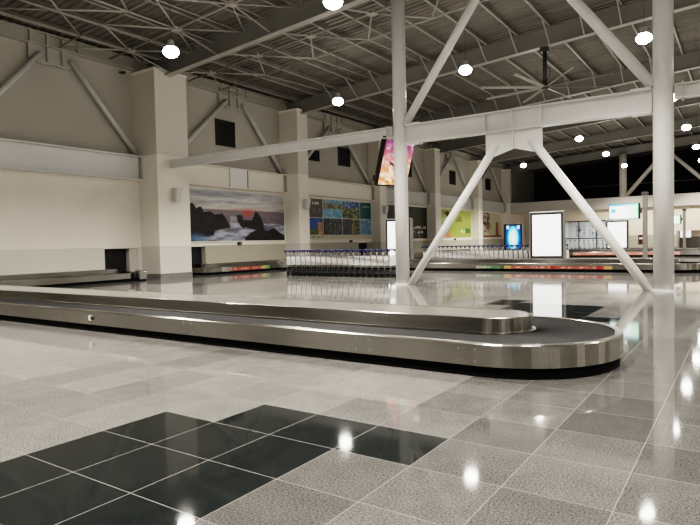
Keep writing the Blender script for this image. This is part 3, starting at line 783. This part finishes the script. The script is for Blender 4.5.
cb = thing('call_box', 'small dark red call box low on the nearer screen post', 'box', (.70, 24.08, 1.28))
MB().box(-.12, .09, -.07, .07, -.2, .2).build('casing', M['red'], cb, bevel=.015); MB().box(-.08, .05, -.075, -.068, .02, .09).build('plate', M['panel'], cb)
# big tilted picture screen hanging by the left column
def led(u, v):
    n = fbm(u * 6, v * 9, 41); n2 = fbm(u * 12, v * 14, 43)
    c = mix((236, 170, 90), (205, 110, 140), v * 1.2); c = mix(c, (255, 240, 225), max(0, n - .42) * 3.5); c = mix(c, (120, 60, 100), max(0, v - .5) * 3 * n2 * 1.6)
    c = mix(c, (180, 80, 50), max(0, n2 - .45) * 3.0 * (1 - v))
    d = abs((v - .42) + (u - .45) * .35)
    if d < .035 and .25 < u < .65: c = (90, 40, 60)
    if v > .88 and u > .3: c = (250, 250, 252)
    return c
sc = thing('picture_screen', 'large tilted video screen showing a warm pink picture behind the left column', 'screen', (-5.75, 15.55, 4.15))
sc.rotation_euler = (math.radians(21), 0, math.radians(66))
MB().box(-.68, .62, .0, .16, -.86, .84).build('casing', M['black'], sc, bevel=.02)
picture('display', M['ledscreen'], 60, 80, led, (-.62, -.004, -.80), (1.2, 0, 0), (0, 0, 1.6), sc)
MB().box(-.78, -.68, .05, .14, -.7, -.5).box(-.74, -.68, .04, .12, -.45, .75).build('cable_box', M['black'], sc)
MB().tube((-.4, .1, .84), (-.4, -.25, 1.15), .03, 8).tube((.4, .1, .84), (.4, -.25, 1.15), .03, 8).build('hanger', M['black'], sc)

# ------------------------------------------------------------------ luggage trolleys
def make_trolley(label):
    t = thing('luggage_trolley', label, 'trolley', (0, 0, 0))        # front toward +x
    o = MB()
    for s in (-1, 1):
        y = .27 * s
        o.path([(-.36, y, .16), (-.42, y, .60), (-.47, y, 1.06)], .016, 8)
        o.path([(-.36, y, .16), (.40, y * .72, .14)], .016, 8)
    o.path([(-.40, -.27, .48), (-.40, .27, .48)], .012, 6); o.path([(-.43, -.27, .86), (-.43, .27, .86)], .012, 6); o.path([(.40, -.19, .14), (.40, .19, .14)], .016, 8)
    o.build('frame', M['chrome'], t)
    p = MB(); p.box(-.35, .42, -.22, .22, .19, .205); p.box(.40, .42, -.22, .22, .205, .27); p.build('luggage_platform', M['chrome'], t)
    MB().hexa([(-.40, -.255, .47), (-.385, -.255, .47), (-.40, .255, .47), (-.385, .255, .47), (-.43, -.255, .84), (-.415, -.255, .84), (-.43, .255, .84), (-.415, .255, .84)]).build('advert_panel', M['panel'], t)
    hd = MB().tube((-.48, -.29, 1.10), (-.48, .29, 1.10), .032, 10).build('handle', M['handle'], t)
    for s in (-1, 1): MB().bar((-.47, s * .27, 1.02), (-.48, s * .27, 1.12), .05, .06, up=(1, 0, 0)).build('handle_bracket', M['handle'], hd)
    MB().box(-.39, -.37, -.25, .25, .20, .30).build('rear_bumper', M['darkframe'], t)
    for (x, y) in ((-.36, -.24), (-.36, .24), (.34, -.14), (.34, .14)):
        w = MB().tube((x, y - .02, .085), (x, y + .02, .085), .085, 14).build('wheel', M['tyre'], t)
    for s in (-1, 1): MB().bar((-.36, s * .24, .08), (-.36, s * .25, .2), .03, .05, up=(1, 0, 0)).build('fork', M['darkframe'], t)
    return t
G1, G2, G3 = 'near row of nested trolleys', 'far row of nested trolleys', 'trolleys behind the shop window'
first = make_trolley('blue handled luggage trolley, first from the left in the near row under the posters')
xs = [-12.55 + .29 * k for k in range(20)]
first.location = (xs[0], 18.3, 0); first['group'] = G1
for k, x in enumerate(xs[1:], 1):
    dup(first, (x, 18.3 - .012 * k + random.uniform(-.03, .03), 0), 'blue handled luggage trolley, %s from the left in the near row under the posters' % ORD[k], G1)
for k in range(31):
    dup(first, (-9.9 + .25 * k, 26.6 + random.uniform(-.02, .02), 0), 'blue handled luggage trolley, %s from the left in the row behind the second carousel' % ORD[k], G2)
for k in range(9):
    dup(first, (-11.5 + .46 * k, YB + 1.2, 0), 'grey luggage trolley behind the shop window, %s from the left' % ORD[k], G3)
# notice boards in the lit room
def notice(seed):
    def fn(u, v):
        if u < .06 or u > .94 or v < .05 or v > .95: return (190, 192, 195)
        c = mix((225, 225, 225), (150, 152, 155), fbm(u * 5, v * 5, seed)); n = fbm(u * 7, v * 7, seed + 3)
        if n > .6: c = (70, 74, 76)
        if seed == 3: c = mix((90, 96, 90), (40, 52, 34), n) if v > .35 else mix((130, 160, 60), (200, 205, 190), n)
        return c
    return fn
for k, (x, w, lb) in enumerate(((-11.1, 1.0, 'pale notice board with a dark mark, leftmost behind the shop window'), (-9.75, 1.1, 'grey notice board in the middle behind the shop window'), (-8.4, 1.2, 'dark notice board with green foot, rightmost behind the shop window'))):
    t = thing('notice_board', lb, 'notice board', (x, YB + 4.2, 1.5))
    MB().box(-w / 2, w / 2, -.06, 0, 0, 1.25).build('backing', M['greyframe'], t)
    picture('print', M['print'], 30, 30, notice(k + 1), (-w / 2 + .03, -.065, .03), (w - .06, 0, 0), (0, 0, 1.19), t)
# lit panel in the opening at the right
t = thing('lit_sign', 'small glowing white panel in the low opening at the far right', 'sign', (-.75, YB + 2.5, 1.45))
MB().box(-.5, .5, 0, .06, -.3, .5).build('casing', M['grey'], t); MB().box(-.46, .46, -.01, 0, -.26, .46).build('panel', M['litwhite'], t)
t = thing('sign_stand', 'thin stand with a small red plate beside the blossom poster', 'sign', (-16.6, 60.2, 0))
MB().tube((0, 0, .03), (0, 0, 3.0), .03, 8).build('pole', M['post'], t); MB().box(-.14, .14, -.03, .03, 2.1, 2.4).build('plate', M['red'], t); MB().lathe([(.2, 0), (.2, .03)]).build('foot', M['post'], t)
t = thing('floor_socket_box', 'small white socket box on the floor at the foot of the right column', 'box', (XB + .34, Y0 - .02, 0))
MB().box(-.08, .08, -.08, .08, 0, .17).build('casing', M['panel'], t, bevel=.01); MB().box(-.05, .05, -.088, -.078, .05, .12).build('flap', M['grey'], t)

# ------------------------------------------------------------------ ceiling fan
fz = 8.15; fx, fy = -3.2, 24.5
ft = thing('ceiling_fan', 'big eight bladed ceiling fan hanging on a dark rod from the second roof beam', 'fan', (fx, fy, fz))
MB().tube((0, 0, .12), (0, 0, zb(fx) - fz - .16), .09, 10).build('rod', M['rod'], ft)
MB().box(-.16, .16, -.16, .16, zb(fx) - fz - .22, zb(fx) - fz - .005).build('mount', M['rod'], ft)
MB().lathe([(.08, -.10), (.15, -.08), (.17, .02), (.14, .12), (.08, .2)], n=20).build('motor', M['rod'], ft)
MB().path([(.06, 0, .9), (.22, 0, .75), (.2, 0, .45), (.07, 0, .3)], .018, 6).build('cable', M['rod'], ft)
for k in range(8):
    a = 2 * PI * k / 8 + .64
    o = MB().hexa([(.15, -.07, -.06), (2.9, -.05, -.05), (.15, .07, .0), (2.9, .05, -.01), (.15, -.07, -.03), (2.9, -.05, -.03), (.15, .07, .04), (2.9, .05, .03)])
    bo = o.build('blade', M['fan'], ft); bo.rotation_euler = (0, 0, a)

# ------------------------------------------------------------------ high bay lamps
lm = bpy.data.lights.new('lamp_light', 'SPOT'); lm.energy = 2000; lm.spot_size = math.radians(132); lm.spot_blend = .65; lm.shadow_soft_size = .22; lm.color = (1, .935, .845)
def make_lamp(label):
    t = thing('high_bay_lamp', label, 'lamp', (0, 0, 0))
    MB().lathe([(.17, .155), (.16, .18), (.11, .22), (.10, .36), (.05, .40)], n=28).build('housing', M['lamp'], t)
    MB().lathe([(.05, -.15), (.11, -.14), (.18, -.10), (.225, -.05), (.245, .0), (.24, .06), (.21, .11), (.16, .15)], n=28).build('lens', M['lens'], t)
    return t
lm2 = lm.copy(); lm2.energy = 4200
def add_light(t, e=1.0):
    l = bpy.data.objects.new('lamp_light', lm2 if t.location.x < -11.9 else lm); COL.objects.link(l); l.parent = t; l.location = (0, 0, -.40)
LAMPS = [(-10.72, 10.12, 7.5, 'lit round high bay lamp, the left one in front of the near roof beam'), (-4.45, 10.12, 7.5, 'lit round high bay lamp at the top edge, over the near roof beam'),
         (-11.1, 19.7, 7.8, 'lit round high bay lamp past the second pilaster, left of the left column'), (-4.9, 19.6, 8.05, 'lit round high bay lamp between the upper braces, right of the left column'),
         (1.38, 19.7, 7.97, 'lit round high bay lamp just left of the right column'), (-4.95, 29.3, 7.95, 'lit high bay lamp hidden behind the gusset plate'),
         (1.28, 29.9, 7.98, 'lit high bay lamp behind the joint of the right column'), (-5.0, 38.9, 7.98, 'lit high bay lamp just right of the gusset plate'),
         (1.2, 38.9, 7.93, 'lit high bay lamp right of the right column, larger of the far right pair'), (-5.1, 48.5, 8.05, 'lit high bay lamp in the middle of the far line right of the gusset'),
         (1.15, 48.7, 7.95, 'lit high bay lamp right of the right column, lower of the far right pair'), (-12.1, 49.5, 7.88, 'lit high bay lamp below the gusset plate, over the blossom poster'),
         (-5.25, 58.1, 8.05, 'lit high bay lamp in front of the far grey column'), (.95, 58.5, 8.0, 'lit high bay lamp at the right edge, farthest of its line')]
HID = [(-11, .5, 7.7), (-4.9, .5, 7.7), (1.3, .5, 7.9), (1.4, 10.1, 7.9), (7.5, .5, 8), (7.5, 10.1, 8), (7.5, 19.7, 8), (7.5, 29.3, 8), (7.5, 38.9, 8), (7.5, 48.5, 8)]
src = None
for k, (x, y, z, lb) in enumerate(LAMPS + [(*h, 'lit high bay lamp outside the picture, %s' % ORD[i]) for i, h in enumerate(HID)]):
    if src is None: src = make_lamp(lb); src.location = (x, y, z); src['group'] = 'high bay lamps'; L = src
    else: L = dup(src, (x, y, z), lb, 'high bay lamps')
    LAMPS_obj = (L, x, z)
    st = MB().tube((0, 0, .40), (0, 0, zb(x) + .82 - z), .007, 6).build('hanger', M['rod'], L)
    L['_l'] = 1
for o in list(bpy.data.objects):
    if o.get('_l'): del o['_l']; add_light(o)
# lit room behind the shop window
al = bpy.data.lights.new('shop_light', 'AREA'); al.energy = 120; al.size = 3; al.color = (.95, .98, 1)
ao = bpy.data.objects.new('shop_light', al); COL.objects.link(ao); ao.location = (-9.5, YB + 1.6, 3.2)
al2 = bpy.data.lights.new('counter_light', 'AREA'); al2.energy = 40; al2.size = 2; al2.color = (1, .93, .85)
ao2 = bpy.data.objects.new('counter_light', al2); COL.objects.link(ao2); ao2.location = (2, YB + 1.4, 1.83)

# ------------------------------------------------------------------ world, view, camera
w = bpy.data.worlds.new('hall'); SC.world = w; w.use_nodes = True
w.node_tree.nodes['Background'].inputs['Color'].default_value = (.9, .92, 1, 1); w.node_tree.nodes['Background'].inputs['Strength'].default_value = .02
SC.view_settings.view_transform = 'Filmic'; SC.view_settings.look = 'High Contrast'; SC.view_settings.exposure = 0.40
yaw, pitch, roll = (math.radians(v) for v in (-34.27, -2.011, -1.256))
Fw = Vector((math.sin(yaw) * math.cos(pitch), math.cos(yaw) * math.cos(pitch), math.sin(pitch)))
Rt = Vector((math.cos(yaw), -math.sin(yaw), 0)); Up = Rt.cross(Fw)
R2 = Rt * math.cos(roll) + Up * math.sin(roll); U2 = Up * math.cos(roll) - Rt * math.sin(roll)
cd = bpy.data.cameras.new('camera'); cd.sensor_width = 36; cd.lens = 580.5 / 700 * 36; cd.clip_end = 300
co = bpy.data.objects.new('camera', cd); COL.objects.link(co)
co.matrix_world = Matrix(((R2.x, U2.x, -Fw.x, 6.9518 * T), (R2.y, U2.y, -Fw.y, -3.3774 * T), (R2.z, U2.z, -Fw.z, 2.398 * T), (0, 0, 0, 1)))
SC.camera = co
